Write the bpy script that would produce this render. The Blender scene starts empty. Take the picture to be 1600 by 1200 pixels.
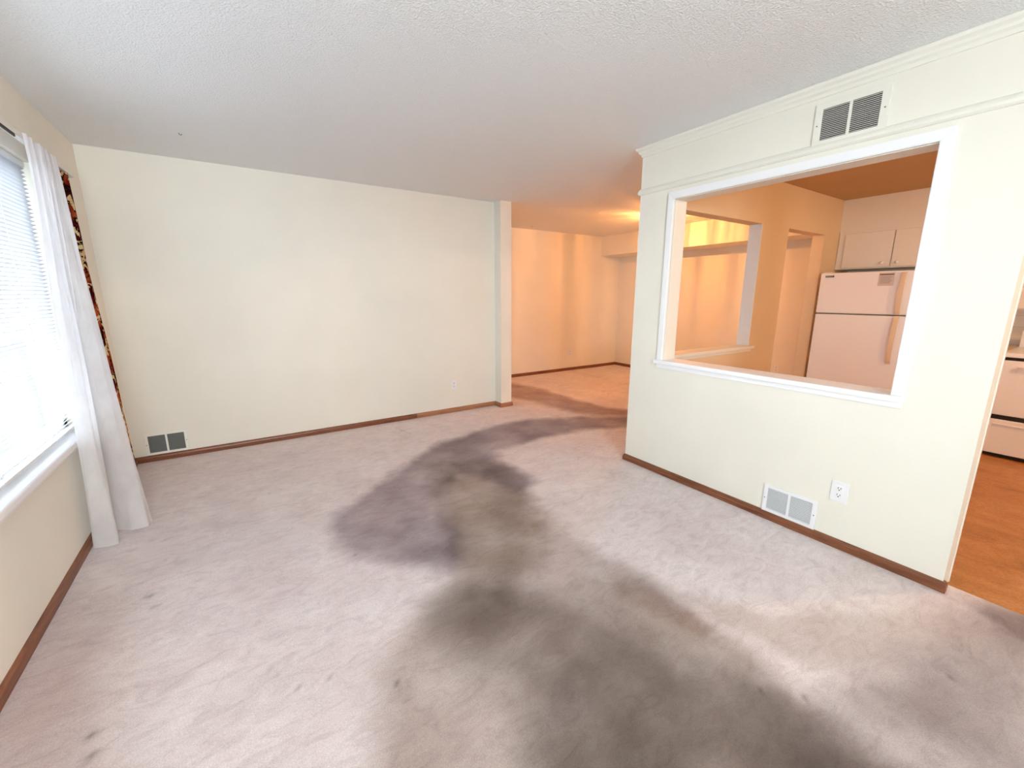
import bpy, bmesh, math, random
import numpy as np
from mathutils import Vector, Matrix

# ------------------------------------------------------------------ scene, camera, world, exposure
sc = bpy.context.scene
COL = sc.collection
def lin(c):
    return tuple(((v/255.0)/12.92 if v/255.0 <= 0.04045 else ((v/255.0+0.055)/1.055)**2.4) for v in c)+(1.0,)

F_PX, PITCH, YAW, ROLL, CAM_H = 651.32, 0.20985, 0.58159, -0.00037, 1.3813
cam_d = bpy.data.cameras.new('camera'); cam = bpy.data.objects.new('camera', cam_d); COL.objects.link(cam)
cam_d.sensor_fit = 'HORIZONTAL'; cam_d.sensor_width = 36.0; cam_d.lens = 36.0*F_PX/1600.0
cam_d.clip_start = 0.02; cam_d.clip_end = 100
cam.matrix_world = Matrix.Translation((0, 0, CAM_H)) @ Matrix.Rotation(-YAW, 4, 'Z') @ Matrix.Rotation(math.pi/2-PITCH, 4, 'X') @ Matrix.Rotation(-ROLL, 4, 'Z')
sc.camera = cam

sc.view_settings.view_transform = 'Standard'; sc.view_settings.look = 'None'
sc.view_settings.gamma = 1.0; sc.view_settings.use_curve_mapping = False
sc.view_settings.exposure = 0.45

SKY, REAR_FILL_W, LAMP_W, KITCHEN_FILL_W = 9.2, 104.0, 76.0, 64.0
world = bpy.data.worlds.new('overcast_sky'); sc.world = world; world.use_nodes = True
wbg = world.node_tree.nodes['Background']
wbg.inputs['Color'].default_value = (0.92, 0.955, 1.0, 1); wbg.inputs['Strength'].default_value = SKY

def portal(name, loc, rot, sx, sy):
    d = bpy.data.lights.new(name, 'AREA'); d.shape = 'RECTANGLE'; d.size = sx; d.size_y = sy
    d.cycles.is_portal = True
    o = bpy.data.objects.new(name, d); COL.objects.link(o); o.location = loc; o.rotation_euler = rot
    return o
portal('window_daylight', (-1.02, 2.075, 1.345), (0, -math.pi/2, 0), 1.5, 2.5)
portal('window_daylight', (0.1, -2.0, 1.65), (math.pi/2, 0, 0), 1.4, 1.0)  # sky portal for the added rear window
# added fill lamp outside an invented window in the wall behind the camera
sd = bpy.data.lights.new('rear_fill_light', 'AREA'); sd.shape = 'RECTANGLE'; sd.size = 1.1; sd.size_y = 0.9; sd.energy = REAR_FILL_W; sd.color = (0.95, 0.97, 1.0)
so = bpy.data.objects.new('rear_fill_light', sd); COL.objects.link(so); so.location = (0.1, -2.15, 1.55); so.rotation_euler = (math.radians(124), 0, 0)

# ------------------------------------------------------------------ key numbers (metres)
H = 2.44
XW, YB, XP = -0.83, 4.46, 2.67      # window wall face, back wall face, partition face
PT = 0.13                            # partition thickness
YS, YN = 0.33, 2.29                  # partition ends (doorway side, dining side)
YD, XR = 5.88, 6.38                  # dining far wall, right wall
YK = 2.17                            # kitchen face of kitchen/dining wall
YF = -1.8                            # wall behind the camera
WY0, WY1, WZ0, WZ1 = 0.85, 3.48, 0.61, 2.08
random.seed(4)

# ------------------------------------------------------------------ helpers
def new_bm(): return bmesh.new()
def add_box(bm, x0, x1, y0, y1, z0, z1, bevel=0.0):
    t = bmesh.new()
    vs = [t.verts.new((x, y, z)) for x in (x0, x1) for y in (y0, y1) for z in (z0, z1)]
    for f in ((0,1,3,2),(4,6,7,5),(0,4,5,1),(2,3,7,6),(0,2,6,4),(1,5,7,3)):
        t.faces.new([vs[i] for i in f])
    if bevel > 0: bmesh.ops.bevel(t, geom=t.edges[:], offset=bevel, segments=2, profile=0.6, affect='EDGES', clamp_overlap=True)
    merge(bm, t)
def merge(bm, t):
    m = bpy.data.meshes.new('tmp'); t.normal_update(); t.to_mesh(m); t.free(); bm.from_mesh(m); bpy.data.meshes.remove(m)
def add_cyl(bm, p0, p1, r, r2=None, seg=20):
    p0, p1 = Vector(p0), Vector(p1); d = p1-p0; t = bmesh.new()
    bmesh.ops.create_cone(t, cap_ends=True, segments=seg, radius1=r, radius2=r if r2 is None else r2, depth=d.length)
    bmesh.ops.transform(t, matrix=Matrix.Translation((p0+p1)/2) @ d.to_track_quat('Z', 'Y').to_matrix().to_4x4(), verts=t.verts[:])
    merge(bm, t)
def add_lathe(bm, prof, centre, axis='Z', seg=32):
    c = Vector(centre); t = bmesh.new(); rings = []
    for r, h in prof:
        ring = []
        for i in range(seg):
            a = 2*math.pi*i/seg
            if axis == 'Z': p = Vector((r*math.cos(a), r*math.sin(a), h))
            elif axis == 'X': p = Vector((h, r*math.cos(a), r*math.sin(a)))
            else: p = Vector((r*math.cos(a), h, r*math.sin(a)))
            ring.append(t.verts.new(c+p))
        rings.append(ring)
    for a, b in zip(rings, rings[1:]):
        for i in range(seg): t.faces.new((a[i], a[(i+1) % seg], b[(i+1) % seg], b[i]))
    if prof[0][0] > 1e-4: t.faces.new(rings[0])
    if prof[-1][0] > 1e-4: t.faces.new(rings[-1])
    bmesh.ops.remove_doubles(t, verts=t.verts[:], dist=1e-5); bmesh.ops.recalc_face_normals(t, faces=t.faces[:])
    merge(bm, t)
def add_sweep(bm, path, prof, side=-1):
    """profile (out, up) swept along a horizontal path with mitred corners; 'out' is to the path's right when side = -1"""
    t = bmesh.new(); pts = [Vector(p) for p in path]; n = len(pts); rings = []
    for i, p in enumerate(pts):
        dirs = []
        if i > 0: dirs.append((pts[i]-pts[i-1]).normalized())
        if i < n-1: dirs.append((pts[i+1]-pts[i]).normalized())
        ns = [Vector((-d.y, d.x, 0))*side*-1*-1 for d in dirs]
        m = sum(ns, Vector()).normalized(); k = 1/max(0.3, m.dot(ns[0]))
        rings.append([t.verts.new(p+m*(u*k)+Vector((0, 0, w))) for u, w in prof])
    for a, b in zip(rings, rings[1:]):
        for j in range(len(prof)): t.faces.new((a[j], a[(j+1) % len(prof)], b[(j+1) % len(prof)], b[j]))
    t.faces.new(rings[0]); t.faces.new(rings[-1][::-1])
    bmesh.ops.recalc_face_normals(t, faces=t.faces[:]); merge(bm, t)
def obj(name, bm, mat, parent=None, smooth=False):
    me = bpy.data.meshes.new(name); bm.normal_update(); bm.to_mesh(me); bm.free()
    me.materials.append(mat)
    if smooth:
        for p in me.polygons: p.use_smooth = True
    o = bpy.data.objects.new(name, me); COL.objects.link(o)
    if parent is not None:
        o.parent = parent; o.location = (0, 0, 0)
        o.matrix_parent_inverse = Matrix.Translation(-Vector(parent.location))
    return o
def thing(name, label, cat, loc, group=None):
    o = bpy.data.objects.new(name, None); COL.objects.link(o); o.location = loc; o.empty_display_size = 0.05
    o['label'] = label; o['category'] = cat
    if group: o['group'] = group
    return o
def tag(o, label, cat, group=None):
    o['label'] = label; o['category'] = cat
    if group: o['group'] = group
    return o
def struct(name, bm, mat, parent=None, label=None):
    o = obj(name, bm, mat, parent)
    if parent is None: o['kind'] = 'structure'
    if label: o['label'] = label
    return o
def boxobj(name, b, mat, parent=None, bevel=0.0):
    bm = new_bm(); add_box(bm, *b, bevel=bevel); return obj(name, bm, mat, parent)

# ------------------------------------------------------------------ materials
def mat(name, col, rough=0.6, metal=0.0, spec=0.5):
    m = bpy.data.materials.new(name); m.use_nodes = True
    b = m.node_tree.nodes['Principled BSDF']
    b.inputs['Base Color'].default_value = lin(col); b.inputs['Roughness'].default_value = rough
    b.inputs['Metallic'].default_value = metal; b.inputs['Specular IOR Level'].default_value = spec
    return m
def nd(m, t, **kw):
    n = m.node_tree.nodes.new(t)
    for k, v in kw.items():
        if k in n.inputs: n.inputs[k].default_value = v
        else: setattr(n, k, v)
    return n
def ln(m, a, b): m.node_tree.links.new(a, b)
def bsdf(m): return m.node_tree.nodes['Principled BSDF']
def objco(m, scale=(1,1,1)):
    tc = nd(m, 'ShaderNodeTexCoord'); mp = nd(m, 'ShaderNodeMapping'); mp.inputs['Scale'].default_value = scale
    ln(m, tc.outputs['Object'], mp.inputs['Vector']); return mp.outputs['Vector']
def noise(m, vec, scale, detail=4, rough=0.55, dist=0.0):
    n = nd(m, 'ShaderNodeTexNoise'); n.inputs['Scale'].default_value = scale; n.inputs['Detail'].default_value = detail
    n.inputs['Roughness'].default_value = rough; n.inputs['Distortion'].default_value = dist
    ln(m, vec, n.inputs['Vector']); return n.outputs['Fac']
def ramp(m, fac, stops):
    r = nd(m, 'ShaderNodeValToRGB'); e = r.color_ramp.elements
    while len(e) < len(stops): e.new(0.5)
    for s, (p, c) in zip(e, stops): s.position = p; s.color = lin(c)
    ln(m, fac, r.inputs['Fac']); return r.outputs['Color']
def mixc(m, fac, a, b, mode='MIX'):
    n = nd(m, 'ShaderNodeMix', data_type='RGBA', blend_type=mode)
    for k, v in ((0, fac), (6, a), (7, b)):
        if hasattr(v, 'is_output'): ln(m, v, n.inputs[k])
        else: n.inputs[k].default_value = v
    return n.outputs[2]
def bump(m, h, strength, dist):
    b = nd(m, 'ShaderNodeBump'); b.inputs['Strength'].default_value = strength; b.inputs['Distance'].default_value = dist
    ln(m, h, b.inputs['Height']); ln(m, b.outputs['Normal'], bsdf(m).inputs['Normal'])

def paint(name, col, bstr=0.25, var=4):
    m = mat(name, col, 0.75, spec=0.25); v = objco(m)
    c2 = tuple(max(0, q-var) for q in col)
    ln(m, ramp(m, noise(m, v, 1.7, 3), [(0.35, col), (0.65, c2)]), bsdf(m).inputs['Base Color'])
    bump(m, noise(m, v, 110, 3), bstr, 0.002); return m
M = {}
M['wall'] = paint('cream_wall_paint', (240, 237, 226))
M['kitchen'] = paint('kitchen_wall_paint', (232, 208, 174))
M['ceiling'] = mat('textured_ceiling', (243, 246, 247), 0.9, spec=0.1)
_v = objco(M['ceiling'])
_vor = nd(M['ceiling'], 'ShaderNodeTexVoronoi'); _vor.inputs['Scale'].default_value = 120; ln(M['ceiling'], _v, _vor.inputs['Vector'])
_ad = nd(M['ceiling'], 'ShaderNodeMath', operation='ADD'); ln(M['ceiling'], _vor.outputs['Distance'], _ad.inputs[0]); ln(M['ceiling'], noise(M['ceiling'], _v, 80, 5, 0.7), _ad.inputs[1])
bump(M['ceiling'], _ad.outputs[0], 0.6, 0.007)
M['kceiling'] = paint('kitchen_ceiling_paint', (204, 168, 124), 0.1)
M['trim'] = mat('white_gloss_trim', (246, 247, 250), 0.35)
M['ctrim'] = mat('cream_trim', (238, 236, 226), 0.5)
def wood(name, c1, c2, c3, scale):
    m = mat(name, c1, 0.38); v = objco(m, scale)
    f = noise(m, v, 9, 6, 0.65, 0.6)
    ln(m, ramp(m, f, [(0.3, c3), (0.5, c1), (0.72, c2)]), bsdf(m).inputs['Base Color']); return m
M['wood_y'] = wood('stained_oak_along_y', (126, 74, 46), (150, 95, 62), (88, 46, 28), (9, 0.5, 9))
M['wood_x'] = wood('stained_oak_along_x', (126, 74, 46), (150, 95, 62), (88, 46, 28), (0.5, 9, 9))
M['wood_l'] = wood('lighter_oak', (170, 118, 86), (186, 138, 106), (140, 90, 60), (0.5, 9, 9))
M['white_metal'] = mat('white_enamel_metal', (236, 237, 238), 0.35)
M['cream_metal'] = mat('cream_enamel_metal', (242, 240, 232), 0.4)
M['dark'] = mat('dark_void', (22, 20, 18), 0.9)
M['grey_in'] = mat('grey_duct_metal', (120, 122, 120), 0.7)
M['pale_duct'] = mat('pale_painted_duct', (188, 194, 202), 0.6)
M['grille_dark'] = mat('dark_duct', (46, 46, 42), 0.8)  # near-black sheet behind the return grille louvres
M['plastic'] = mat('white_outlet_plastic', (242, 243, 246), 0.3)
M['slot'] = mat('slot_dark', (60, 55, 50), 0.6)
M['fridge'] = mat('white_textured_enamel', (242, 242, 248), 0.28)
bump(M['fridge'], noise(M['fridge'], objco(M['fridge']), 260, 2), 0.12, 0.001)
M['almond'] = mat('almond_plastic', (226, 204, 178), 0.4)
M['black'] = mat('black_rubber', (25, 20, 20), 0.6)
M['chrome'] = mat('chrome', (215, 215, 215), 0.15, 1.0)
M['cabinet'] = mat('painted_cabinet', (236, 229, 221), 0.45)
M['rod'] = mat('white_rod', (228, 226, 220), 0.4)
M['brass'] = mat('brass', (190, 150, 80), 0.25, 1.0)
M['sticker'] = mat('pale_sticker', (208, 200, 200), 0.6)
M['print'] = mat('grey_print', (110, 95, 100), 0.6)
M['counter'] = mat('laminate', (226, 208, 184), 0.4)

# glass pane
m = bpy.data.materials.new('window_glass'); m.use_nodes = True; M['glass'] = m
nt = m.node_tree; nt.nodes.remove(bsdf(m)); out = nt.nodes['Material Output']
tr = nd(m, 'ShaderNodeBsdfTransparent'); gl = nd(m, 'ShaderNodeBsdfGlossy'); gl.inputs['Roughness'].default_value = 0.02
lw = nd(m, 'ShaderNodeLayerWeight'); lw.inputs['Blend'].default_value = 0.5; pw = nd(m, 'ShaderNodeMath', operation='POWER'); pw.inputs[1].default_value = 5.0; ln(m, lw.outputs['Facing'], pw.inputs[0]); fr = nd(m, 'ShaderNodeMath', operation='MULTIPLY_ADD'); fr.inputs[1].default_value = 0.7; fr.inputs[2].default_value = 0.03; ln(m, pw.outputs[0], fr.inputs[0]); mx = nd(m, 'ShaderNodeMixShader')
tr.inputs['Color'].default_value = (0.94, 0.97, 0.97, 1)
ln(m, fr.outputs[0], mx.inputs[0]); ln(m, tr.outputs[0], mx.inputs[1]); ln(m, gl.outputs[0], mx.inputs[2]); ln(m, mx.outputs[0], out.inputs['Surface'])

def translucent(name, col, tcol, amount, see=0.0, bumpf=None):
    """diffuse cloth or plastic that passes light; see = share of open weave"""
    m = bpy.data.materials.new(name); m.use_nodes = True; nt = m.node_tree; nt.nodes.remove(bsdf(m)); out = nt.nodes['Material Output']
    d = nd(m, 'ShaderNodeBsdfDiffuse'); t = nd(m, 'ShaderNodeBsdfTranslucent'); mx = nd(m, 'ShaderNodeMixShader')
    if hasattr(col, '__call__'): c = col(m); ln(m, c, d.inputs['Color']); ln(m, c, t.inputs['Color'])
    else: d.inputs['Color'].default_value = lin(col); t.inputs['Color'].default_value = lin(tcol)
    mx.inputs[0].default_value = amount
    ln(m, d.outputs[0], mx.inputs[1]); ln(m, t.outputs[0], mx.inputs[2]); last = mx.outputs[0]
    if see:
        tp = nd(m, 'ShaderNodeBsdfTransparent'); m2 = nd(m, 'ShaderNodeMixShader')
        if hasattr(see, '__call__'): ln(m, see(m), m2.inputs[0])
        else: m2.inputs[0].default_value = see
        ln(m, last, m2.inputs[1]); ln(m, tp.outputs[0], m2.inputs[2]); last = m2.outputs[0]
    if bumpf:
        b = nd(m, 'ShaderNodeBump'); b.inputs['Strength'].default_value = bumpf[1]; b.inputs['Distance'].default_value = bumpf[2]
        ln(m, bumpf[0](m), b.inputs['Height']); ln(m, b.outputs['Normal'], d.inputs['Normal']); ln(m, b.outputs['Normal'], t.inputs['Normal'])
    ln(m, last, out.inputs['Surface']); return m
M['slat'] = translucent('white_vinyl_slat', (204, 206, 210), (230, 234, 244), 0.06)
def sheer_see(m):
    f = noise(m, objco(m, (1, 1, 0.6)), 9, 4); r = nd(m, 'ShaderNodeMapRange'); r.inputs[1].default_value = 0.35; r.inputs[2].default_value = 0.7
    r.inputs[3].default_value = 0.20; r.inputs[4].default_value = 0.08; ln(m, f, r.inputs[0]); return r.outputs[0]
M['sheer'] = translucent('white_sheer_cloth', (240, 238, 238), (244, 244, 248), 0.42, sheer_see, (lambda m: noise(m, objco(m, (1, 1, 1)), 22, 5, 0.7, 1.5), 0.5, 0.006))
def floral(m):
    v = objco(m, (1.3, 1.3, 1.0))
    base = ramp(m, noise(m, v, 7, 3, 0.5, 1.0), [(0.3, (206, 178, 118)), (0.5, (226, 208, 160)), (0.7, (196, 150, 90))])
    n1 = noise(m, v, 9, 2, 0.4, 1.8); n2 = noise(m, objco(m, (1.3, 1.3, 2.0)), 12, 2, 0.5, 2.5)
    s1 = nd(m, 'ShaderNodeMapRange'); s1.inputs[1].default_value = 0.45; s1.inputs[2].default_value = 0.47; ln(m, n1, s1.inputs[0])
    s2 = nd(m, 'ShaderNodeMapRange'); s2.inputs[1].default_value = 0.56; s2.inputs[2].default_value = 0.59; ln(m, n2, s2.inputs[0])
    reds = ramp(m, noise(m, v, 6, 2), [(0.36, (40, 16, 18)), (0.5, (104, 22, 24)), (0.64, (186, 92, 48))])
    c = mixc(m, s1.outputs[0], base, reds); return mixc(m, s2.outputs[0], c, lin((30, 20, 16)))
M['floral'] = translucent('floral_drape_cloth', floral, None, 0.03)

# carpet: cut pile with worn, soiled traffic lanes, a darker dining band and dent shade kept in a colour attribute
m = mat('worn_plush_carpet', (200, 184, 180), 0.95, spec=0.05); M['carpet'] = m
at = nd(m, 'ShaderNodeAttribute', attribute_name='soil_and_tone', attribute_type='GEOMETRY')
v = objco(m)
base = ramp(m, noise(m, v, 2.6, 5, 0.6, 0.8), [(0.3, (236, 222, 221)), (0.5, (244, 232, 231)), (0.72, (249, 240, 238))])
smear = ramp(m, noise(m, objco(m, (1.0, 2.2, 1)), 7, 7, 0.72, 1.4), [(0.30, (228, 224, 225)), (0.5, (247, 246, 246)), (0.66, (255, 255, 255))])
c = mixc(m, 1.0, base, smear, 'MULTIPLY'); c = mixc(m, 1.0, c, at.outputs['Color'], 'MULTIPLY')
pile = ramp(m, noise(m, v, 260, 2, 0.7), [(0.3, (226, 224, 224)), (0.7, (255, 255, 255))])
c = mixc(m, 1.0, c, pile, 'MULTIPLY'); ln(m, c, bsdf(m).inputs['Base Color'])
ad = nd(m, 'ShaderNodeMath', operation='ADD'); ln(m, noise(m, v, 300, 2, 0.7), ad.inputs[0])
sm = nd(m, 'ShaderNodeMath', operation='MULTIPLY'); sm.inputs[1].default_value = 0.8; ln(m, noise(m, v, 14, 5, 0.7, 1.0), sm.inputs[0]); ln(m, sm.outputs[0], ad.inputs[1])
bump(m, ad.outputs[0], 0.4, 0.004)
bsdf(m).inputs['Sheen Weight'].default_value = 0.15; bsdf(m).inputs['Sheen Roughness'].default_value = 0.6

m = mat('brown_vinyl_floor', (186, 128, 74), 0.45); M['vinyl'] = m; v = objco(m)
c = ramp(m, noise(m, objco(m, (1.2, 0.8, 1)), 5, 6, 0.65, 0.7), [(0.28, (160, 104, 56)), (0.5, (190, 132, 78)), (0.72, (206, 150, 98))])
c = mixc(m, 1.0, c, ramp(m, noise(m, v, 120, 3), [(0.3, (225, 220, 215)), (0.6, (255, 255, 255))]), 'MULTIPLY')
ln(m, c, bsdf(m).inputs['Base Color'])

m = mat('backsplash_tile', (236, 224, 206), 0.3); M['tile'] = m
tc = nd(m, 'ShaderNodeTexCoord'); mp = nd(m, 'ShaderNodeMapping'); mp.inputs['Rotation'].default_value = (0, math.pi/2, 0); ln(m, tc.outputs['Object'], mp.inputs['Vector'])
br = nd(m, 'ShaderNodeTexBrick'); br.offset = 0; br.inputs['Color1'].default_value = lin((238, 226, 212)); br.inputs['Color2'].default_value = lin((232, 218, 198))
br.inputs['Mortar'].default_value = lin((206, 188, 168)); br.inputs['Scale'].default_value = 1; br.inputs['Brick Width'].default_value = 0.108; br.inputs['Row Height'].default_value = 0.108; br.inputs['Mortar Size'].default_value = 0.002
ln(m, mp.outputs[0], br.inputs['Vector']); ln(m, br.outputs['Color'], bsdf(m).inputs['Base Color'])

# ------------------------------------------------------------------ floors
def smooth(a, b, x):
    t = np.clip((x-a)/(b-a), 0, 1); return t*t*(3-2*t)
def vnoise(X, Y, s, seed):
    rs = np.random.RandomState(seed); n = 128; g = rs.rand(n, n)
    x = X*s+31.7; y = Y*s+17.3; xi = np.floor(x).astype(int); yi = np.floor(y).astype(int)
    u = x-xi; w = y-yi; u = u*u*(3-2*u); w = w*w*(3-2*w)
    a = g[xi % n, yi % n]; b = g[(xi+1) % n, yi % n]; c_ = g[xi % n, (yi+1) % n]; d_ = g[(xi+1) % n, (yi+1) % n]
    return (a*(1-u)+b*u)*(1-w)+(c_*(1-u)+d_*u)*w
def fbm(X, Y, s, seed, o=4):
    r = 0; a = 0.5
    for k in range(o): r = r+a*vnoise(X, Y, s*2**k, seed+k); a *= 0.5
    return r/(1-0.5**o)
def sdpoly(X, Y, P):
    d = np.full(X.shape, 1e9); inside = np.zeros(X.shape, bool)
    for (x0, y0), (x1, y1) in zip(P, P[1:]+P[:1]):
        ex, ey = x1-x0, y1-y0; wx, wy = X-x0, Y-y0
        t = np.clip((wx*ex+wy*ey)/(ex*ex+ey*ey+1e-12), 0, 1)
        d = np.minimum(d, np.hypot(wx-ex*t, wy-ey*t))
        cond = ((y0 > Y) != (y1 > Y)); xc = x0+(Y-y0)*ex/(ey if abs(ey) > 1e-9 else 1e-9)
        inside ^= cond & (X < xc)
    return np.where(inside, -d, d)
# strength, edge softness, tint of the layer, outline on the floor (x, y in metres)
SOIL_AND_TONE = [
 (0.66, 0.08, (0.16, 0.1, 0.14), [(1.52,3.53),(1.16,3.27),(0.79,2.96),(0.54,2.77),(0.4,2.71),(0.33,2.52),(0.36,2.31),(0.47,2.1),(0.61,1.9),(0.73,1.77),(0.86,1.84),(0.98,2.05),(1.01,2.3),(1.17,2.64),(1.35,2.8),(1.5,2.56),(1.58,2.28),(1.74,2.34),(1.73,2.63),(1.69,2.92),(1.84,3.06),(2.45,3.14),(2.85,3.12),(3.39,2.86),(3.73,3.16),(3.17,3.47),(2.69,3.69),(2.26,3.69),(1.82,3.6)]),
 (0.54, 0.1, (0.22, 0.14, 0.08), [(1.27,2.85),(1.63,2.22),(1.55,2.0),(1.5,1.67),(1.52,1.34),(1.56,1.16),(1.5,0.87),(1.53,0.69),(1.49,0.55),(1.49,0.55),(1.3,-0.4),(0.1,-0.2),(0.1,0.9),(0.26,1.16),(0.29,1.34),(0.45,1.44),(0.58,1.57),(0.73,1.68),(0.84,1.92)]),
 (0.6, 0.14, (0.14, 0.1, 0.05), [(0.84,1.63),(1.02,1.55),(1.06,1.3),(1.2,1.07),(1.29,0.81),(1.39,0.61),(1.42,0.3),(1.2,-0.3),(0.6,0.0),(0.6,0.72),(0.69,0.93),(0.58,1.25),(0.56,1.45),(0.65,1.58)]),
 (0.3, 0.05, (0.35, 0.12, 0.0), [(1.42,1.21),(1.49,1.1),(1.52,0.95),(1.5,0.79),(1.41,0.81),(1.39,0.99),(1.35,1.14)]),
 (0.3, 0.07, (0.28, 0.16, 0.05), [(1.61,1.01),(1.71,0.88),(1.8,0.7),(2.06,0.55),(2.27,0.39),(2.54,0.28),(2.33,0.2),(1.92,0.3),(1.75,0.44),(1.64,0.62),(1.6,0.81)]),
 (0.58, 0.12, (0.15, 0.1, 0.1), [(1.42,0.45),(1.68,0.36),(1.92,0.26),(2.24,0.22),(2.68,0.19),(2.78,0.05),(2.76,-0.8),(1.1,-0.8),(0.9,0.2)]),
 (0.3, 0.05, (0.1, 0.05, 0.1), [(2.63,0.2),(2.76,0.16),(2.78,0.05),(2.71,-0.09),(2.54,0.03),(2.54,0.13)]),
 (0.4, 0.1, (0.3, 0.2, 0.08), [(1.19,3.19),(1.46,3.01),(1.72,2.94),(1.63,2.22),(1.48,1.99),(1.38,1.64),(1.1,1.55),(0.85,1.78),(1.01,2.3)]),
 (0.42, 0.1, (0.12, 0.08, 0.03), [(0.77,0.96),(1.06,0.93),(1.34,0.71),(1.39,0.52),(1.27,0.42),(1.35,0.0),(0.8,-0.1),(0.62,0.8)]),
 (0.34, 0.16, (0.3, 0.1, 0.05), [(-0.81,1.89),(-0.8,2.19),(-0.77,2.56),(-0.62,2.31),(-0.57,1.79),(-0.4,1.34),(-1.0,1.74)]),
 (0.58, 0.09, (0.2, 0.05, 0.0), [(3.58,5.53),(3.71,4.78),(3.69,4.05),(3.78,3.56),(3.95,3.35),(4.12,3.24),(3.91,3.07),(3.77,3.19),(3.43,3.42),(3.26,3.8),(3.22,4.28),(3.06,4.73)]),  # darker band across the dining carpet
]
SPOTS = [(-0.486,2.36,.022),(-0.451,2.258,.018),(-0.039,1.609,.010),(-0.031,1.594,.008),(-0.02,1.567,.008),(0.015,1.604,.007),(-0.538,1.636,.022),(-0.523,1.554,.022),
 (0.046,1.461,.010),(0.139,1.434,.010),(0.398,1.067,.009),(0.34,1.283,.012),(0.4,2.166,.012),(1.417,0.535,.012),(1.524,0.441,.010),(2.064,0.177,.014),(0.889,0.623,.012),(0.77,1.279,.008),(0.593,1.947,.010)]
def carpet_piece(bm_name, x0, x1, y0, y1, step, exclude):
    nx = int(round((x1-x0)/step)); ny = int(round((y1-y0)/step))
    xs = np.linspace(x0, x1, nx+1); ys = np.linspace(y0, y1, ny+1)
    X, Y = np.meshgrid(xs, ys, indexing='ij')
    wx = X+0.16*(fbm(X, Y, 3.0, 5)-0.5)+0.05*(fbm(X, Y, 14, 9)-0.5); wy = Y+0.16*(fbm(X, Y, 3.0, 15)-0.5)+0.05*(fbm(X, Y, 14, 19)-0.5)
    col = np.ones(X.shape+(3,))
    for s, w, tint, P in SOIL_AND_TONE:
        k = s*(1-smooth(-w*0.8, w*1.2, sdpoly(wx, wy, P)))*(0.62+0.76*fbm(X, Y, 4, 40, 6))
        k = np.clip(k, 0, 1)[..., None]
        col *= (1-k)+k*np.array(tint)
    blot = smooth(0.50, 0.78, fbm(X, Y, 2.2, 77, 5))[..., None]; col *= 1-0.08*blot*np.array([0.9, 1.0, 1.05])
    for sx, sy, r in SPOTS:
        k = np.exp(-((X-sx)**2+(Y-sy)**2)/(r*0.75)**2)[..., None]; col *= 1-0.55*k
    # furniture dent by the back wall, its shade painted as a darker line
    for (ax, ay, bx, by) in ((1.30, 4.22, 1.36, 3.96),):
        ex, ey = bx-ax, by-ay; t = np.clip(((X-ax)*ex+(Y-ay)*ey)/(ex*ex+ey*ey), 0, 1); k = np.exp(-((X-ax-ex*t)**2+(Y-ay-ey*t)**2)/0.012**2)[..., None]; col *= 1-0.18*k
    Z = 0.0025*(fbm(X, Y, 9, 60)-0.5)-0.0012
    idx = np.arange((nx+1)*(ny+1)).reshape(nx+1, ny+1)
    faces = []
    for i in range(nx):
        cx = 0.5*(xs[i]+xs[i+1])
        for j in range(ny):
            cy = 0.5*(ys[j]+ys[j+1])
            if exclude(cx, cy): continue
            faces.append((int(idx[i, j]), int(idx[i+1, j]), int(idx[i+1, j+1]), int(idx[i, j+1])))
    me = bpy.data.meshes.new(bm_name); me.from_pydata(np.stack([X.ravel(), Y.ravel(), Z.ravel()], 1).tolist(), [], faces)
    ca = me.color_attributes.new('soil_and_tone', 'FLOAT_COLOR', 'POINT')
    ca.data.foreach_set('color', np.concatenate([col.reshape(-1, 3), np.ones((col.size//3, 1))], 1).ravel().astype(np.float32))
    me.materials.append(M['carpet'])
    for p in me.polygons: p.use_smooth = True
    o = bpy.data.objects.new(bm_name, me); COL.objects.link(o); o['kind'] = 'structure'; return o
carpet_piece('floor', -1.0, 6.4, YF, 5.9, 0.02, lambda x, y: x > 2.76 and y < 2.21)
bm = new_bm(); add_box(bm, 2.745, XR+0.1, YF, 2.22, -0.05, -0.004); struct('floor', bm, M['vinyl'])
bm = new_bm(); add_box(bm, -1.1, 6.6, YF-0.2, 6.1, -0.2, -0.06); struct('floor', bm, M['grey_in'])

bm = new_bm(); add_box(bm, -30, XW-0.3, -25, 30, -0.6, -0.5); struct('ground', bm, mat('dark_driveway', (42, 53, 70), 0.9))

# ------------------------------------------------------------------ walls and ceiling
bm = new_bm(); add_box(bm, XW-0.2, XR+0.2, YN-0.06, YD+0.2, H, H+0.15); add_box(bm, XW-0.2, XP+0.065, YF-0.2, YN-0.06, H, H+0.15)
struct('ceiling', bm, M['ceiling'])
bm = new_bm(); add_box(bm, XP+0.065, XR+0.2, YF-0.2, YN-0.06, H, H+0.15); struct('ceiling', bm, M['kceiling'])

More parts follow.
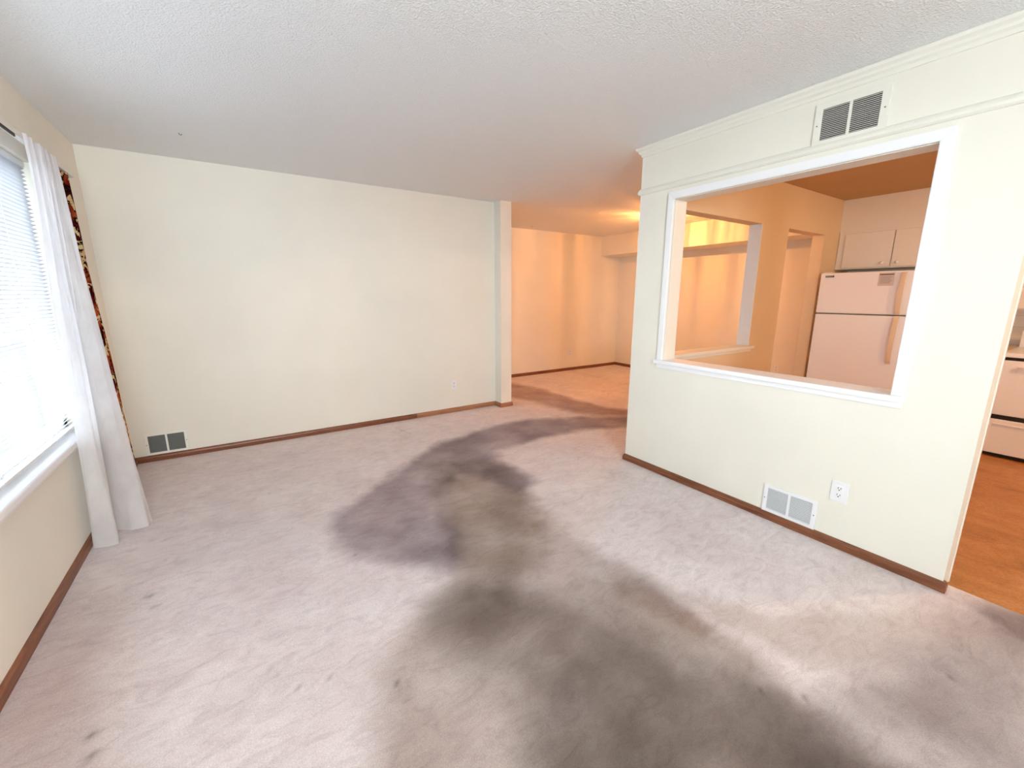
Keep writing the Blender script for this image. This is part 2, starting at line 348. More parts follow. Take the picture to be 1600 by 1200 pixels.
def wall_with_holes(bm, axis, a0, a1, c0, c1, holes, z1=H):
    """wall spanning a0..a1 along axis, thickness c0..c1, rectangular holes (h0, h1, z0, z1)"""
    def put(u0, u1, z0, z1_):
        if u1-u0 < 1e-6 or z1_-z0 < 1e-6: return
        if axis == 'y': add_box(bm, c0, c1, u0, u1, z0, z1_)
        else: add_box(bm, u0, u1, c0, c1, z0, z1_)
    u = a0
    for h0, h1, z0, zz in sorted(holes):
        put(u, h0, 0, z1); put(h0, h1, 0, z0); put(h0, h1, zz, z1); u = h1
    put(u, a1, 0, z1)
bm = new_bm(); wall_with_holes(bm, 'y', YF-0.1, YB+0.1, XW-0.17, XW, [(WY0, WY1, WZ0-0.03, WZ1)]); struct('wall_left', bm, M['wall'])
bm = new_bm(); add_box(bm, XW-0.17, 2.83, YB, YD+0.1, 0, H); add_box(bm, 2.68, 2.83, YB-0.14, YB, 0, H, 0.0)
struct('wall_back', bm, M['wall'])
bm = new_bm(); add_box(bm, 2.83, XR+0.15, YD, YD+0.12, 0, H); struct('wall_dining', bm, M['wall'])
bm = new_bm(); add_box(bm, XR, XR+0.12, YF, YD, 0, H); struct('wall_right', bm, M['wall'])
bm = new_bm(); wall_with_holes(bm, 'x', XW-0.1, XR+0.1, YF-0.15, YF, [(-0.6, 0.8, 1.15, 2.15)]); struct('wall_front', bm, M['wall'])  # opening made for the added window
OY0, OY1, OZ0, OZ1 = 0.645, 1.982, 0.885, 2.040
bm = new_bm(); wall_with_holes(bm, 'y', YF, YN, XP, XP+PT, [(-0.62, YS, 0.0, 2.05), (OY0, OY1, OZ0, OZ1)]); struct('wall_partition', bm, M['wall'])
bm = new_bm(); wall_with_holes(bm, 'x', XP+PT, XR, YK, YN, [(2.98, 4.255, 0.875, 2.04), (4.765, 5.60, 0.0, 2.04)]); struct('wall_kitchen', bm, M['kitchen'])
# soffits (bulkheads)
bm = new_bm(); add_box(bm, 5.86, XR, YN, YD, 2.10, H); struct('trim_1', bm, M['wall'], label='boxed soffit along the dining room right wall')
bm = new_bm(); add_box(bm, 5.98, XR, YF, YK, 2.095, H); struct('trim_2', bm, M['cabinet'], label='boxed soffit over the kitchen cabinets')

# ------------------------------------------------------------------ baseboards
BASE = [(0, 0), (0.015, 0), (0.015, 0.030), (0.012, 0.042), (0.007, 0.049), (0.0, 0.052)]
def sweep(name, path, prof, mt, side=1):
    bm = new_bm(); add_sweep(bm, path, prof, side); return struct(name, bm, mt)
sweep('baseboard_left', [(XW, YB, 0), (XW, YF, 0)], BASE, M['wood_y'])
sweep('baseboard_back', [(1.62, YB, 0), (XW, YB, 0)], BASE, M['wood_x'], 1)
sweep('baseboard_back', [(2.83, YB-0.3, 0)][:0]+[(2.83, YB+0.2, 0), (2.83, YB-0.14, 0), (2.68, YB-0.14, 0), (2.68, YB, 0), (1.62, YB, 0)], BASE, M['wood_l'], 1)
sweep('baseboard_right', [(XP+0.035, YN, 0), (XP, YN, 0), (XP, YS, 0), (XP+0.02, YS, 0)], BASE, M['wood_y'], -1)
sweep('baseboard_dining', [(XR-0.0, YN+0.02, 0), (XR, YD, 0), (2.83, YD, 0)], BASE, M['wood_x'], 1)

# crown and picture rail on the partition (return round its dining end)
CROWN = [(0, -0.062), (0.006, -0.060), (0.010, -0.045), (0.020, -0.036), (0.024, -0.024), (0.036, -0.014), (0.040, -0.004), (0.040, 0.0), (0, 0)]
RAIL = [(0, -0.022), (0.008, -0.020), (0.015, -0.012), (0.016, 0.0), (0.012, 0.010), (0.006, 0.018), (0, 0.022)]
sweep('trim_3', [(XP+PT, YN, H), (XP, YN, H), (XP, YF, H)], CROWN, M['ctrim'], -1)
sweep('trim_4', [(XP+PT, YN, 2.138), (XP, YN, 2.138), (XP, YF, 2.138)], RAIL, M['ctrim'], -1)
bm = new_bm(); add_box(bm, XP+PT-0.012, XP+PT+0.004, YS-0.004, YS+0.03, 0, 2.05, 0.002); struct('trim_5', bm, M['ctrim'])

# ------------------------------------------------------------------ pass-through casing (living room side) and sills
bm = new_bm(); cw = 0.048; xa, xb = XP-0.018, XP+0.002
def prism(bm, pts):   # pts (y, z) polygon extruded between xa and xb
    t = bmesh.new(); a = [t.verts.new((xa, y, z)) for y, z in pts]; b = [t.verts.new((xb, y, z)) for y, z in pts]
    t.faces.new(a); t.faces.new(b[::-1])
    for i in range(len(pts)): t.faces.new((a[i], b[i], b[(i+1) % len(pts)], a[(i+1) % len(pts)]))
    bmesh.ops.recalc_face_normals(t, faces=t.faces[:]); bmesh.ops.bevel(t, geom=[e for e in t.edges if abs(e.verts[0].co.x-xa) < 1e-6 and abs(e.verts[1].co.x-xa) < 1e-6], offset=0.004, segments=2, affect='EDGES')
    merge(bm, t)
prism(bm, [(OY1, OZ1), (OY1+cw, OZ1+cw), (OY1+cw, OZ0+0.018), (OY1, OZ0+0.018)])
prism(bm, [(OY0, OZ1), (OY0-cw, OZ1+cw), (OY0-cw, OZ0+0.018), (OY0, OZ0+0.018)])
prism(bm, [(OY0, OZ1), (OY1, OZ1), (OY1+cw, OZ1+cw), (OY0-cw, OZ1+cw)])
struct('trim_6', bm, M['trim'], label='white mitred casing round the pass-through opening')
bm = new_bm(); add_box(bm, XP-0.04, XP+PT+0.012, OY0-0.055, OY1+0.06, OZ0-0.012, OZ0+0.018, 0.006)
add_box(bm, XP-0.014, XP, OY0-0.05, OY1+0.05, OZ0-0.045, OZ0-0.012, 0.003)
struct('trim_7', bm, M['trim'], label='white sill board of the pass-through')
bm = new_bm(); add_box(bm, XP+0.004, XP+PT, OY0, OY0+0.004, OZ0+0.018, OZ1); add_box(bm, XP+0.004, XP+PT, OY1-0.004, OY1, OZ0+0.018, OZ1); add_box(bm, XP+0.004, XP+PT, OY0, OY1, OZ1-0.004, OZ1)
struct('trim_8', bm, M['ctrim'])
bm = new_bm(); add_box(bm, 2.95, 4.30, YK-0.035, YN+0.02, 0.862, 0.892, 0.006); add_box(bm, 2.96, 4.285, YK-0.014, YK, 0.835, 0.862, 0.003)
struct('trim_9', bm, M['ctrim'], label='cream sill of the kitchen to dining pass-through')
bm = new_bm(); add_box(bm, 4.243, 4.255, YK+0.001, YN-0.001, 0.892, 2.04, 0.0); struct('trim_10', bm, M['trim'])

# ------------------------------------------------------------------ picture window
win = bpy.data.objects.new('window_1', None); COL.objects.link(win); win.location = (XW-0.1, (WY0+WY1)/2, WZ0); win['kind'] = 'structure'
bm = new_bm(); x0, x1 = XW-0.13, XW-0.085
add_box(bm, x0, x1, WY0, WY0+0.05, WZ0, WZ1); add_box(bm, x0, x1, WY1-0.05, WY1, WZ0, WZ1); add_box(bm, x0, x1, WY0, WY1, WZ0, WZ0+0.045); add_box(bm, x0, x1, WY0, WY1, WZ1-0.05, WZ1)
obj('window_frame', bm, M['trim'], win)
boxobj('mullion', (x0, x1, 2.50, 2.57, WZ0, WZ1), M['trim'], win); boxobj('mullion', (x0, x1, 1.58, 1.65, WZ0, WZ1), M['trim'], win)
for a, b in ((WY0+0.05, 1.58), (1.65, 2.50), (2.57, WY1-0.05)):
    boxobj('pane', (XW-0.110, XW-0.106, a, b, WZ0+0.045, WZ1-0.05), M['glass'], win)
bm = new_bm(); add_box(bm, XW-0.17, XW+0.045, WY0-0.05, WY1+0.05, WZ0-0.03, WZ0+0.005, 0.008); add_box(bm, XW, XW+0.014, WY0-0.04, WY1+0.04, WZ0-0.065, WZ0-0.03, 0.003)
obj('window_sill', bm, M['trim'], win)
win2 = bpy.data.objects.new('window_added', None); COL.objects.link(win2); win2.location = (0.0, YF-0.08, 1.15); win2['kind'] = 'structure'  # added window, lets fill light in from behind the camera
bm = new_bm()
for q in ((-0.6, -0.55, 1.15, 2.15), (0.75, 0.8, 1.15, 2.15), (0.07, 0.13, 1.15, 2.15), (-0.6, 0.8, 1.15, 1.2), (-0.6, 0.8, 2.1, 2.15)): add_box(bm, q[0], q[1], YF-0.1, YF-0.05, q[2], q[3])
obj('window_frame', bm, M['trim'], win2)
boxobj('pane', (-0.55, 0.75, YF-0.077, YF-0.073, 1.2, 2.1), M['glass'], win2)

# ------------------------------------------------------------------ mini blind
bl = thing('window_blind', 'white horizontal mini blind covering the bright picture window', 'blind', (XW-0.03, 2.07, WZ1))
BX = XW-0.036
bm = new_bm(); add_box(bm, BX-0.014, BX+0.014, WY0+0.006, WY1-0.006, WZ1-0.03, WZ1-0.002, 0.003); obj('headrail', bm, M['white_metal'], bl)
bm = new_bm(); z = WZ1-0.043; pitch = 0.0205; n = int((z-(WZ0+0.035))/pitch); tilt = math.radians(-31)
for i in range(n+1):
    zz = z-i*pitch; t = bmesh.new(); hw = 0.0125; K = 4; r0 = []; r1 = []
    for k in range(K+1):
        u = -1+2*k/K; cx = u*hw; cz = 0.0016*(1-u*u)
        X_ = BX+cx*math.cos(tilt)+cz*math.sin(tilt); Z_ = zz-cx*math.sin(tilt)+cz*math.cos(tilt)
        r0.append(t.verts.new((X_, WY0+0.01, Z_))); r1.append(t.verts.new((X_, WY1-0.01, Z_)))
    for k in range(K): t.faces.new((r0[k], r1[k], r1[k+1], r0[k+1]))
    merge(bm, t)
o = obj('slats', bm, M['slat'], bl, smooth=True)
boxobj('bottom_rail', (BX-0.012, BX+0.012, WY0+0.01, WY1-0.01, WZ0+0.012, WZ0+0.026), M['white_metal'], bl, 0.003)
for yy in (1.05, 1.75, 2.43, 3.05):
    bm = new_bm(); add_box(bm, BX+0.012, BX+0.0135, yy-0.002, yy+0.002, WZ0+0.02, WZ1-0.03); add_box(bm, BX-0.0135, BX-0.012, yy-0.002, yy+0.002, WZ0+0.02, WZ1-0.03); obj('ladder_cord', bm, M['white_metal'], bl)

# ------------------------------------------------------------------ curtain rod, sheer, floral drape
rod = thing('curtain_rod', 'white traverse curtain rod with a dark track slot above the window', 'curtain rod', (XW, 2.2, 2.12))
bm = new_bm(); add_box(bm, XW+0.045, XW+0.072, 0.45, 3.96, 2.116, 2.145, 0.004); add_box(bm, XW+0.002, XW+0.058, 3.945, 3.965, 2.114, 2.147, 0.003); obj('rail', bm, M['rod'], rod)
boxobj('track_slot', (XW+0.066, XW+0.0715, 0.46, 3.06, 2.103, 2.117), M['black'], rod)
for yy in (0.7, 2.3, 3.9): boxobj('bracket', (XW, XW+0.05, yy-0.01, yy+0.01, 2.118, 2.142), M['rod'], rod, 0.002)

def cloth(name, top, bot, ztop, zbot, nu, nv, mt, amp, folds, sag=0.0, thick=0.0):
    def cat(P, t):
        n = len(P)-1; s = min(t*n, n-1e-6); i = int(s); f = s-i
        p0 = P[max(i-1, 0)]; p1 = P[i]; p2 = P[i+1]; p3 = P[min(i+2, n)]
        return [0.5*((2*b)+(-a+c)*f+(2*a-5*b+4*c-d)*f*f+(-a+3*b-3*c+d)*f**3) for a, b, c, d in zip(p0, p1, p2, p3)]
    bm = bmesh.new(); G = []
    for j in range(nv+1):
        v = j/nv; row = []
        for i in range(nu+1):
            u = i/nu; T = cat(top, u); B = cat(bot, u); w = v**1.15
            x = T[0]*(1-w)+B[0]*w; y = T[1]*(1-w)+B[1]*w
            a = amp*(1-0.75*v)
            x += a*math.sin(u*folds*2*math.pi+0.6*math.sin(v*3))+0.004*math.sin(u*folds*4.7+v*9)
            y += 0.006*math.sin(v*11+u*7)
            z = ztop*(1-v)+(zbot+(0.004*math.sin(u*17)))*v
            row.append(bm.verts.new((max(x, XW+0.012), y, z)))
        G.append(row)
    for a, b in zip(G, G[1:]):
        for i in range(nu): bm.faces.new((a[i], a[i+1], b[i+1], b[i]))
    o = obj(name, bm, mt, None, smooth=True)
    if thick:
        md = o.modifiers.new('thickness', 'SOLIDIFY'); md.thickness = thick
    return o
top = [(-0.744, 3.10), (-0.736, 3.16), (-0.744, 3.22), (-0.736, 3.28), (-0.744, 3.34), (-0.736, 3.40), (-0.744, 3.46), (-0.736, 3.49), (-0.744, 3.52)]
bot = [(-0.800, 3.00), (-0.755, 2.975), (-0.700, 2.985), (-0.705, 3.06), (-0.765, 3.22), (-0.735, 3.19), (-0.655, 3.125), (-0.585, 3.125), (-0.575, 3.20)]
tag(cloth('sheer_curtain', top, bot, 2.135, 0.012, 200, 120, M['sheer'], 0.006, 9), 'white semi-sheer curtain panel bunched in front of the blind and hanging to the carpet', 'curtain')
top = [(-0.782, 3.50), (-0.760, 3.55), (-0.790, 3.61), (-0.762, 3.67), (-0.790, 3.74), (-0.765, 3.81), (-0.790, 3.89), (-0.795, 3.97)]
bot = [(-0.780, 3.52), (-0.735, 3.58), (-0.775, 3.66), (-0.725, 3.74), (-0.772, 3.83), (-0.735, 3.90), (-0.752, 4.02), (-0.762, 4.11)]
tag(cloth('floral_drape', top, bot, 2.113, 0.03, 120, 90, M['floral'], 0.004, 6, thick=0.002), 'narrow tan drape with dark red floral print behind the white sheer', 'drape')

# ------------------------------------------------------------------ registers and grilles
def register(axis, face, a0, a1, z0, z1, label, frame_m, louvre_m, back_m, nl, border, name='air_register', lip=0.008, ang=0.0, bt=None, centre=0.014):
    """axis 'y': on a wall facing -x spanning y; axis 'x': on a wall facing -y spanning x"""
    c = ((a0+a1)/2)
    loc = (face, c, z0) if axis == 'y' else (c, face, z0)
    t = thing(name, label, 'vent', loc)
    def B(bm, u0, u1, d0, d1, z0_, z1_, bev=0):
        if axis == 'y': add_box(bm, face-d1, face-d0, u0, u1, z0_, z1_, bev)
        else: add_box(bm, u0, u1, face-d1, face-d0, z0_, z1_, bev)
    bt = border if bt is None else bt
    bm = new_bm(); B(bm, a0, a0+border, 0, lip, z0, z1, 0.002); B(bm, a1-border, a1, 0, lip, z0, z1, 0.002)
    B(bm, a0+border-0.003, a1-border+0.003, 0, lip, z0, z0+bt, 0.002); B(bm, a0+border-0.003, a1-border+0.003, 0, lip, z1-bt, z1, 0.002)
    B(bm, c-centre/2, c+centre/2, 0, lip, z0+bt-0.002, z1-bt+0.002, 0.001); obj('frame', bm, frame_m, t)
    bm = new_bm(); B(bm, a0+border-0.004, a1-border+0.004, 0.0005, 0.0015, z0+bt-0.004, z1-bt+0.004); obj('duct_opening', bm, back_m, t)
    bm = new_bm(); h = (z1-z0-2*bt)/nl
    for s0, s1 in ((a0+border, c-centre/2), (c+centre/2, a1-border)):
        for k in range(nl):
            zz = z0+bt+(k+0.5)*h
            B(bm, s0, s1, 0.002, lip-0.001, zz-h*0.15, zz+h*0.07)
    obj('louvres', bm, louvre_m, t)
    for u in (a0+border*0.45, a1-border*0.45):
        bm = new_bm(); zc = (z0+z1)/2
        if axis == 'y': add_cyl(bm, (face-lip-0.0015, u, zc), (face-lip+0.001, u, zc), 0.0035, seg=10)
        else: add_cyl(bm, (u, face-lip-0.0015, zc), (u, face-lip+0.001, zc), 0.0035, seg=10)
        obj('screw', bm, M['grey_in'], t)
register('y', XP, 0.848, 1.158, 2.142, 2.350, 'cream return air grille with two dark louvred halves above the pass-through', M['ctrim'], M['cream_metal'], M['grille_dark'], 17, 0.034, name='return_grille', centre=0.012, bt=0.03)
register('y', XP, 0.868, 1.160, 0.050, 0.226, 'white floor-level register on the partition under the pass-through', M['plastic'], M['white_metal'], M['pale_duct'], 15, 0.024, bt=0.02)
register('x', YB, -0.752, -0.462, 0.054, 0.240, 'cream wall register low on the back wall near the curtain corner', M['cream_metal'], M['grey_in'], M['grey_in'], 15, 0.024, bt=0.02)

# ------------------------------------------------------------------ outlets
def outlet(axis, face, c, z0, w, h, label, style='duplex', sign=-1):
    loc = (face, c, z0) if axis == 'y' else (c, face, z0)
    t = thing('wall_outlet', label, 'outlet', loc)
    def B(bm, u0, u1, d0, d1, a, b, bev=0):
        if axis == 'y': add_box(bm, face-d1, face-d0, c+u0, c+u1, a, b, bev)
        else: add_box(bm, c+u0, c+u1, face-d1, face-d0, a, b, bev)
    bm = new_bm(); B(bm, -w/2, w/2, 0, 0.006, z0, z0+h, 0.0025); obj('cover_plate', bm, M['plastic'], t)
    zc = z0+h/2
    if style == 'gfci':
        bm = new_bm(); B(bm, -0.0165, 0.0165, 0.004, 0.009, zc-0.034, zc+0.034, 0.002); r = obj('receptacle', bm, M['plastic'], t)
        cs = ((zc-0.019, r), (zc+0.019, r)); d = 0.0088
    else:
        d = 0.0078; cs = []
        for q in (zc-0.02, zc+0.02):
            bm = new_bm(); B(bm, -0.017, 0.017, 0.004, 0.008, q-0.014, q+0.014, 0.004); cs.append((q, obj('receptacle', bm, M['plastic'], t)))
    for q, r in cs:
        bm = new_bm()
        for s in (-0.0065, 0.0065): B(bm, s-0.0014, s+0.0014, d, d+0.0008, q-0.001, q+0.008)
        B(bm, -0.003, 0.003, d, d+0.0008, q-0.010, q-0.0045)
        obj('slots', bm, M['slot'], r)
outlet('y', XP, 0.781, 0.267, 0.078, 0.115, 'white duplex outlet on the partition to the right of the floor-level register', 'gfci')
outlet('x', YB, 2.098, 0.275, 0.072, 0.117, 'small white duplex outlet on the long back wall')
outlet('x', YD, 5.16, 0.275, 0.072, 0.117, 'cream outlet low on the orange lit far dining wall')
outlet('y', XR, 2.83, 0.30, 0.072, 0.117, 'outlet seen through the kitchen doorway beside the refrigerator')

# ------------------------------------------------------------------ dining ceiling light
LX, LY = 4.92, 3.84
lt = thing('ceiling_light', 'ribbed glass ceiling light glowing orange in the dining area', 'ceiling light', (LX, LY, H))
bm = new_bm(); add_lathe(bm, [(0.0, 0), (0.085, 0), (0.085, -0.012), (0.06, -0.03), (0.02, -0.035), (0.0, -0.035)], (LX, LY, H)); obj('canopy', bm, M['brass'], lt, True)
bm = new_bm(); add_cyl(bm, (LX, LY, H-0.03), (LX, LY, H-0.10), 0.008); add_lathe(bm, [(0.0, 0), (0.02, 0), (0.022, -0.03), (0.0, -0.03)], (LX, LY, H-0.085)); obj('stem', bm, M['brass'], lt, True)
m = bpy.data.materials.new('ribbed_glass'); m.use_nodes = True; nt = m.node_tree; nt.nodes.remove(bsdf(m)); out = nt.nodes['Material Output']
tp = nd(m, 'ShaderNodeBsdfTransparent'); tl = nd(m, 'ShaderNodeBsdfTranslucent'); tl.inputs['Color'].default_value = (1, 0.9, 0.75, 1)
g = nd(m, 'ShaderNodeBsdfGlossy'); g.inputs['Roughness'].default_value = 0.1
tc = nd(m, 'ShaderNodeTexCoord'); sp = nd(m, 'ShaderNodeSeparateXYZ'); ln(m, tc.outputs['Object'], sp.inputs[0])
at2 = nd(m, 'ShaderNodeMath', operation='ARCTAN2'); ln(m, sp.outputs[1], at2.inputs[0]); ln(m, sp.outputs[0], at2.inputs[1])
cb = nd(m, 'ShaderNodeCombineXYZ'); ln(m, at2.outputs[0], cb.inputs[0]); zs = nd(m, 'ShaderNodeMath', operation='MULTIPLY'); zs.inputs[1].default_value = 0.35; ln(m, sp.outputs[2], zs.inputs[0]); ln(m, zs.outputs[0], cb.inputs[1])
nf = noise(m, cb.outputs[0], 8.0, 5, 0.75); mr = nd(m, 'ShaderNodeMapRange'); mr.inputs[1].default_value = 0.42; mr.inputs[2].default_value = 0.58; mr.inputs[3].default_value = 0.22; mr.inputs[4].default_value = 1.0; ln(m, nf, mr.inputs[0])
ln(m, mr.outputs[0], tp.inputs['Color']); a1 = nd(m, 'ShaderNodeMixShader'); a1.inputs[0].default_value = 0.10
ln(m, tp.outputs[0], a1.inputs[1]); ln(m, tl.outputs[0], a1.inputs[2]); ln(m, a1.outputs[0], out.inputs['Surface'])
M['ribbed'] = m
bm = new_bm(); seg = 96; prof = [(0.087, -0.010), (0.135, -0.030), (0.165, -0.060), (0.170, -0.10), (0.155, -0.15), (0.115, -0.19), (0.05, -0.212), (0.0, -0.215)]
t = bmesh.new(); rings = []
for r, h in prof:
    rings.append([t.verts.new(((r+(0.004 if i % 4 < 2 else -0.002)*(r > 0.02))*math.cos(2*math.pi*i/seg), (r+(0.004 if i % 4 < 2 else -0.002)*(r > 0.02))*math.sin(2*math.pi*i/seg), h)) for i in range(seg)])
for a, b in zip(rings, rings[1:]):
    for i in range(seg): t.faces.new((a[i], a[(i+1) % seg], b[(i+1) % seg], b[i]))
bmesh.ops.remove_doubles(t, verts=t.verts[:], dist=1e-5); merge(bm, t)
me = bpy.data.meshes.new('glass_shade'); bm.to_mesh(me); bm.free(); me.materials.append(M['ribbed'])
gs = bpy.data.objects.new('glass_shade', me); COL.objects.link(gs); gs.parent = lt; gs.location = (0, 0, 0)
bm = new_bm(); add_lathe(bm, [(0.0, 0), (0.012, -0.003), (0.014, -0.014), (0.006, -0.024), (0.0, -0.026)], (LX, LY, H-0.213), seg=16); obj('finial', bm, M['brass'], lt, True)
ld = bpy.data.lights.new('dining_bulb', 'POINT'); ld.energy = LAMP_W; ld.color = (1.0, 0.38, 0.10); ld.shadow_soft_size = 0.006
lo = bpy.data.objects.new('dining_bulb', ld); COL.objects.link(lo); lo.location = (LX, LY, H-0.145)

# ------------------------------------------------------------------ kitchen: refrigerator, cabinets, range, counter
fx = 5.50; fy0, fy1 = 1.325, 2.112
fr = thing('refrigerator', 'white top-freezer refrigerator with long vertical handles in the kitchen corner', 'refrigerator', (fx+0.4, (fy0+fy1)/2, 0))
boxobj('body', (fx+0.075, 6.30, fy0+0.006, fy1-0.004, 0.03, 1.605), M['fridge'], fr, 0.008)
boxobj('freezer_door', (fx, fx+0.062, fy0, fy1, 1.190, 1.620), M['fridge'], fr, 0.012)
boxobj('main_door', (fx, fx+0.062, fy0, fy1, 0.11, 1.178), M['fridge'], fr, 0.012)
bm = new_bm(); add_box(bm, fx+0.060, fx+0.078, fy0+0.012, fy1-0.012, 0.12, 1.172); add_box(bm, fx+0.060, fx+0.078, fy0+0.012, fy1-0.012, 1.196, 1.610); add_box(bm, fx+0.03, fx+0.075, fy0+0.02, fy1-0.02, 1.176, 1.192); obj('door_gasket', bm, M['grey_in'], fr)
bm = new_bm(); add_box(bm, fx+0.05, fx+0.075, fy0+0.02, fy1-0.02, 0.02, 0.10, 0.003); obj('base_grille', bm, M['grey_in'], fr)
def handle(z0, z1, top_thick):
    bm = new_bm(); n = 14; yc = fy0+0.075; t = bmesh.new(); rings = []
    for i in range(n+1):
        s = i/n; z = z0+(z1-z0)*s; f = math.sin(math.pi*s)**0.6
        k = s if top_thick else 1-s
        w = 0.016+0.004*(1-k); out_ = 0.012+0.030*f
        rings.append([t.verts.new((fx-out_-0.010, yc-w, z)), t.verts.new((fx-out_-0.010, yc+w, z)), t.verts.new((fx-out_+0.010 if 0 < i < n else fx, yc+w, z)), t.verts.new((fx-out_+0.010 if 0 < i < n else fx, yc-w, z))])
    for a, b in zip(rings, rings[1:]):
        for i in range(4): t.faces.new((a[i], a[(i+1) % 4], b[(i+1) % 4], b[i]))
    t.faces.new(rings[0]); t.faces.new(rings[-1]); bmesh.ops.recalc_face_normals(t, faces=t.faces[:])
    bmesh.ops.bevel(t, geom=[e for e in t.edges if abs(e.verts[0].co.z-e.verts[1].co.z) > 0.01], offset=0.004, segments=2, affect='EDGES'); merge(bm, t)
    h = obj('handle', bm, M['almond'], fr); h['label'] = 'long almond handle'
handle(1.195, 1.605, True); handle(0.70, 1.172, False)
bm = new_bm(); add_box(bm, fx-0.003, fx+0.001, 1.985, 2.065, 1.573, 1.592, 0.001); o = obj('badge', bm, M['black'], fr)
bm = new_bm(); add_box(bm, fx-0.0042, fx-0.003, 1.992, 2.058, 1.579, 1.586); obj('badge_lettering', bm, M['chrome'], fr)
bm = new_bm(); add_box(bm, fx-0.0012, fx+0.001, 1.475, 1.60, 1.475, 1.605); o = obj('sticker', bm, M['sticker'], fr); o['label'] = 'pale energy sticker with a dark heading'
bm = new_bm(); add_box(bm, fx-0.002, fx-0.001, 1.482, 1.593, 1.580, 1.592)
for k in range(6): add_box(bm, fx-0.002, fx-0.001, 1.49+0.008*(k % 3), 1.585, 1.562-k*0.012, 1.565-k*0.012)
obj('sticker_print', bm, M['print'], fr)
bm = new_bm(); add_box(bm, fx+0.02, fx+0.12, fy1-0.09, fy1-0.012, 1.606, 1.632, 0.006); obj('hinge_cover', bm, M['almond'], fr)

cx = 5.98
def upper_cabinet(y0, y1, z0, z1, label, doors, knobs):
    t = thing('upper_cabinet', label, 'cabinet', (cx+0.2, (y0+y1)/2, z0))
    boxobj('body', (cx, XR-0.001, y0, y1, z0, z1), M['cabinet'], t, 0.002)
    for (a, b), kn in zip(doors, knobs):
        bm = new_bm(); add_box(bm, cx-0.018, cx-0.001, a, b, z0+0.012, z1-0.030, 0.006)
        d = obj('door', bm, M['cabinet'], t)
        bm = new_bm(); add_lathe(bm, [(0.0, -0.030), (0.010, -0.029), (0.016, -0.022), (0.013, -0.014), (0.006, -0.010), (0.006, 0.0), (0.0, 0.0)], (cx-0.018, kn, z0+0.055), 'X', 16)
        k = obj('knob', bm, M['trim'], d, True)
upper_cabinet(1.22, 2.165, 1.675, 2.095, 'white two-door cabinet over the refrigerator', [(1.664, 2.10), (1.250, 1.656)], [1.725, 1.600])
upper_cabinet(-0.40, 0.775, 1.25, 2.095, 'white upper cabinet above the range glimpsed at the right edge', [(0.30, 0.745), (-0.16, 0.292)], [0.36, 0.23])

def range_stove():
    y0, y1 = -0.12, 0.648; x = 5.40
    t = thing('kitchen_range', 'white kitchen range with oven door and lower drawer seen through the right doorway', 'stove', (x+0.3, (y0+y1)/2, 0))
    boxobj('body', (x+0.03, 6.10, y0+0.004, y1-0.004, 0.07, 0.885), M['fridge'], t, 0.003)
    boxobj('oven_door', (x, x+0.035, y0, y1, 0.375, 0.845), M['fridge'], t, 0.008)
    boxobj('drawer', (x, x+0.035, y0, y1, 0.035, 0.335), M['fridge'], t, 0.008)
    boxobj('toe_kick', (x+0.05, 6.08, y0+0.02, y1-0.02, 0.0, 0.07), M['black'], t)
    boxobj('drawer_gap', (x+0.012, x+0.034, y0+0.005, y1-0.02, 0.335, 0.375), M['black'], t)
    boxobj('door_gap', (x+0.012, x+0.034, y0+0.005, y1-0.02, 0.845, 0.872), M['black'], t)
    bm = new_bm(); add_box(bm, x-0.010, x+0.005, y0+0.04, y1-0.04, 0.288, 0.300, 0.004); obj('drawer_lip', bm, M['fridge'], t)
    bm = new_bm(); add_cyl(bm, (x-0.028, y0+0.10, 0.80), (x-0.028, y1-0.10, 0.80), 0.011)
    for yy in (y0+0.12, y1-0.12): add_cyl(bm, (x-0.028, yy, 0.80), (x+0.004, yy, 0.80), 0.009)
    obj('door_handle', bm, M['fridge'], t)
    boxobj('cooktop', (x-0.005, 6.14, y0-0.002, y1+0.002, 0.872, 0.908), M['fridge'], t, 0.006)
    for bx_, by_, r in ((5.60, 0.44, 0.095), (5.60, 0.08, 0.075), (5.90, 0.44, 0.075), (5.90, 0.08, 0.095)):
        bm = new_bm(); add_lathe(bm, [(r+0.02, 0.0), (r+0.022, 0.006), (r+0.01, 0.008), (r-0.01, 0.001), (0.0, 0.001)], (bx_, by_, 0.908)); d = obj('drip_pan', bm, M['chrome'], t, True)
        bm = new_bm()
        for q in range(1, 5):
            rr = r*q/4-0.004; n = 40; tb = bmesh.new()
            ring = [[tb.verts.new((bx_+(rr+0.005*math.cos(b_))*math.cos(a_), by_+(rr+0.005*math.cos(b_))*math.sin(a_), 0.922+0.005*math.sin(b_))) for b_ in [2*math.pi*w/8 for w in range(8)]] for a_ in [2*math.pi*w/n for w in range(n)]]
            for i in range(n):
                for w in range(8): tb.faces.new((ring[i][w], ring[(i+1) % n][w], ring[(i+1) % n][(w+1) % 8], ring[i][(w+1) % 8]))
            merge(bm, tb)
        obj('coil', bm, M['black'], t, True)
    boxobj('backguard', (6.14, 6.22, y0, y1, 0.85, 1.06), M['fridge'], t, 0.008)
    for yy in (0.0, 0.12, 0.42, 0.54):
        bm = new_bm(); add_lathe(bm, [(0.0, -0.026), (0.016, -0.026), (0.02, -0.004), (0.022, 0.0), (0.0, 0.0)], (6.14, yy, 0.985), 'X', 18); obj('control_knob', bm, M['chrome'], t, True)
range_stove()
cb_ = thing('base_cabinet', 'white base cabinet with laminate top between the range and the refrigerator', 'cabinet', (5.9, 0.98, 0))
boxobj('body', (5.72, XR-0.001, 0.656, 1.29, 0.09, 0.865), M['cabinet'], cb_)
boxobj('toe_kick', (5.78, XR-0.001, 0.66, 1.285, 0.0, 0.09), M['black'], cb_)
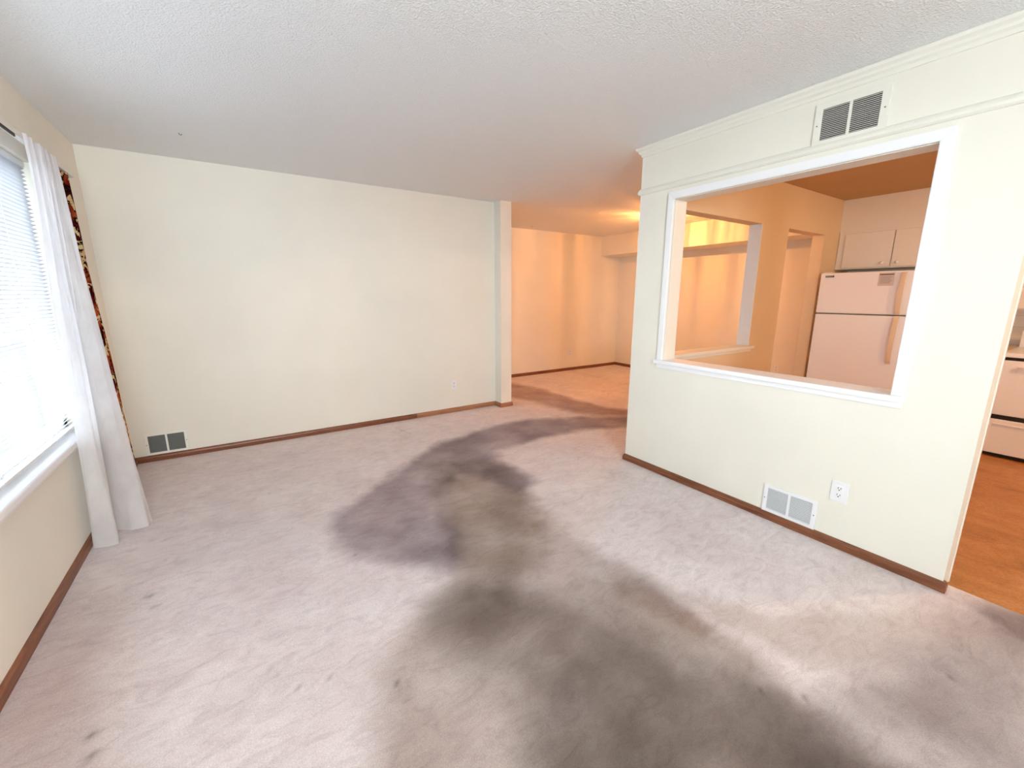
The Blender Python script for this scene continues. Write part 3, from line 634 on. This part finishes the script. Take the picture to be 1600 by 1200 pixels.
boxobj('worktop', (5.68, XR-0.001, 0.655, 1.295, 0.865, 0.905), M['counter'], cb_, 0.006)
for a, b in ((0.665, 0.972), (0.978, 1.285)):
    d = boxobj('door', (5.70, 5.72, a, b, 0.11, 0.68), M['cabinet'], cb_, 0.004)
    d = boxobj('drawer', (5.70, 5.72, a, b, 0.70, 0.85), M['cabinet'], cb_, 0.004)
bm = new_bm(); add_box(bm, XR-0.006, XR, -1.0, 1.30, 0.906, 1.249); struct('trim_11', bm, M['tile'], label='cream square tile backsplash')

# ------------------------------------------------------------------ small dark hooks left in the ceilings
def hook(x, y, label, s=1.0):
    bm = new_bm(); pts = [Vector((x, y, H)), Vector((x, y, H-0.012*s)), Vector((x+0.012*s, y+0.004, H-0.020*s)), Vector((x+0.024*s, y+0.006, H-0.014*s)), Vector((x+0.026*s, y+0.007, H-0.006*s))]
    for a, b in zip(pts, pts[1:]): add_cyl(bm, a, b, 0.0028*s, seg=8)
    tag(obj('ceiling_hook', bm, M['slot'], None, True), label, 'hook')
hook(-0.172, 3.786, 'tiny dark hook in the living room ceiling near the window corner', 0.55)
hook(4.05, 5.6, 'tiny dark hook in the dining ceiling near the far wall', 0.6)

# unseen pendant added to warm and brighten the kitchen
kt = thing('added_pendant', 'small metal dome pendant, unseen, added as fill light for the kitchen', 'pendant light', (4.3, -0.55, H))
bm = new_bm(); add_lathe(bm, [(0.0, 0), (0.05, 0), (0.05, -0.02), (0.0, -0.025)], (4.3, -0.55, H)); add_cyl(bm, (4.3, -0.55, H-0.02), (4.3, -0.55, 2.36), 0.004, seg=8); obj('cord', bm, M['brass'], kt, True)
bm = new_bm(); add_lathe(bm, [(0.02, 2.38), (0.10, 2.36), (0.17, 2.32), (0.19, 2.29), (0.186, 2.29), (0.166, 2.315), (0.096, 2.354), (0.02, 2.373)], (4.3, -0.55, 0)); obj('shade', bm, M['white_metal'], kt, True)
kd = bpy.data.lights.new('kitchen_fill_bulb', 'POINT'); kd.energy = KITCHEN_FILL_W; kd.color = (1.0, 0.60, 0.31); kd.shadow_soft_size = 0.04
ko = bpy.data.objects.new('kitchen_fill_bulb', kd); COL.objects.link(ko); ko.location = (4.3, -0.55, 2.27)
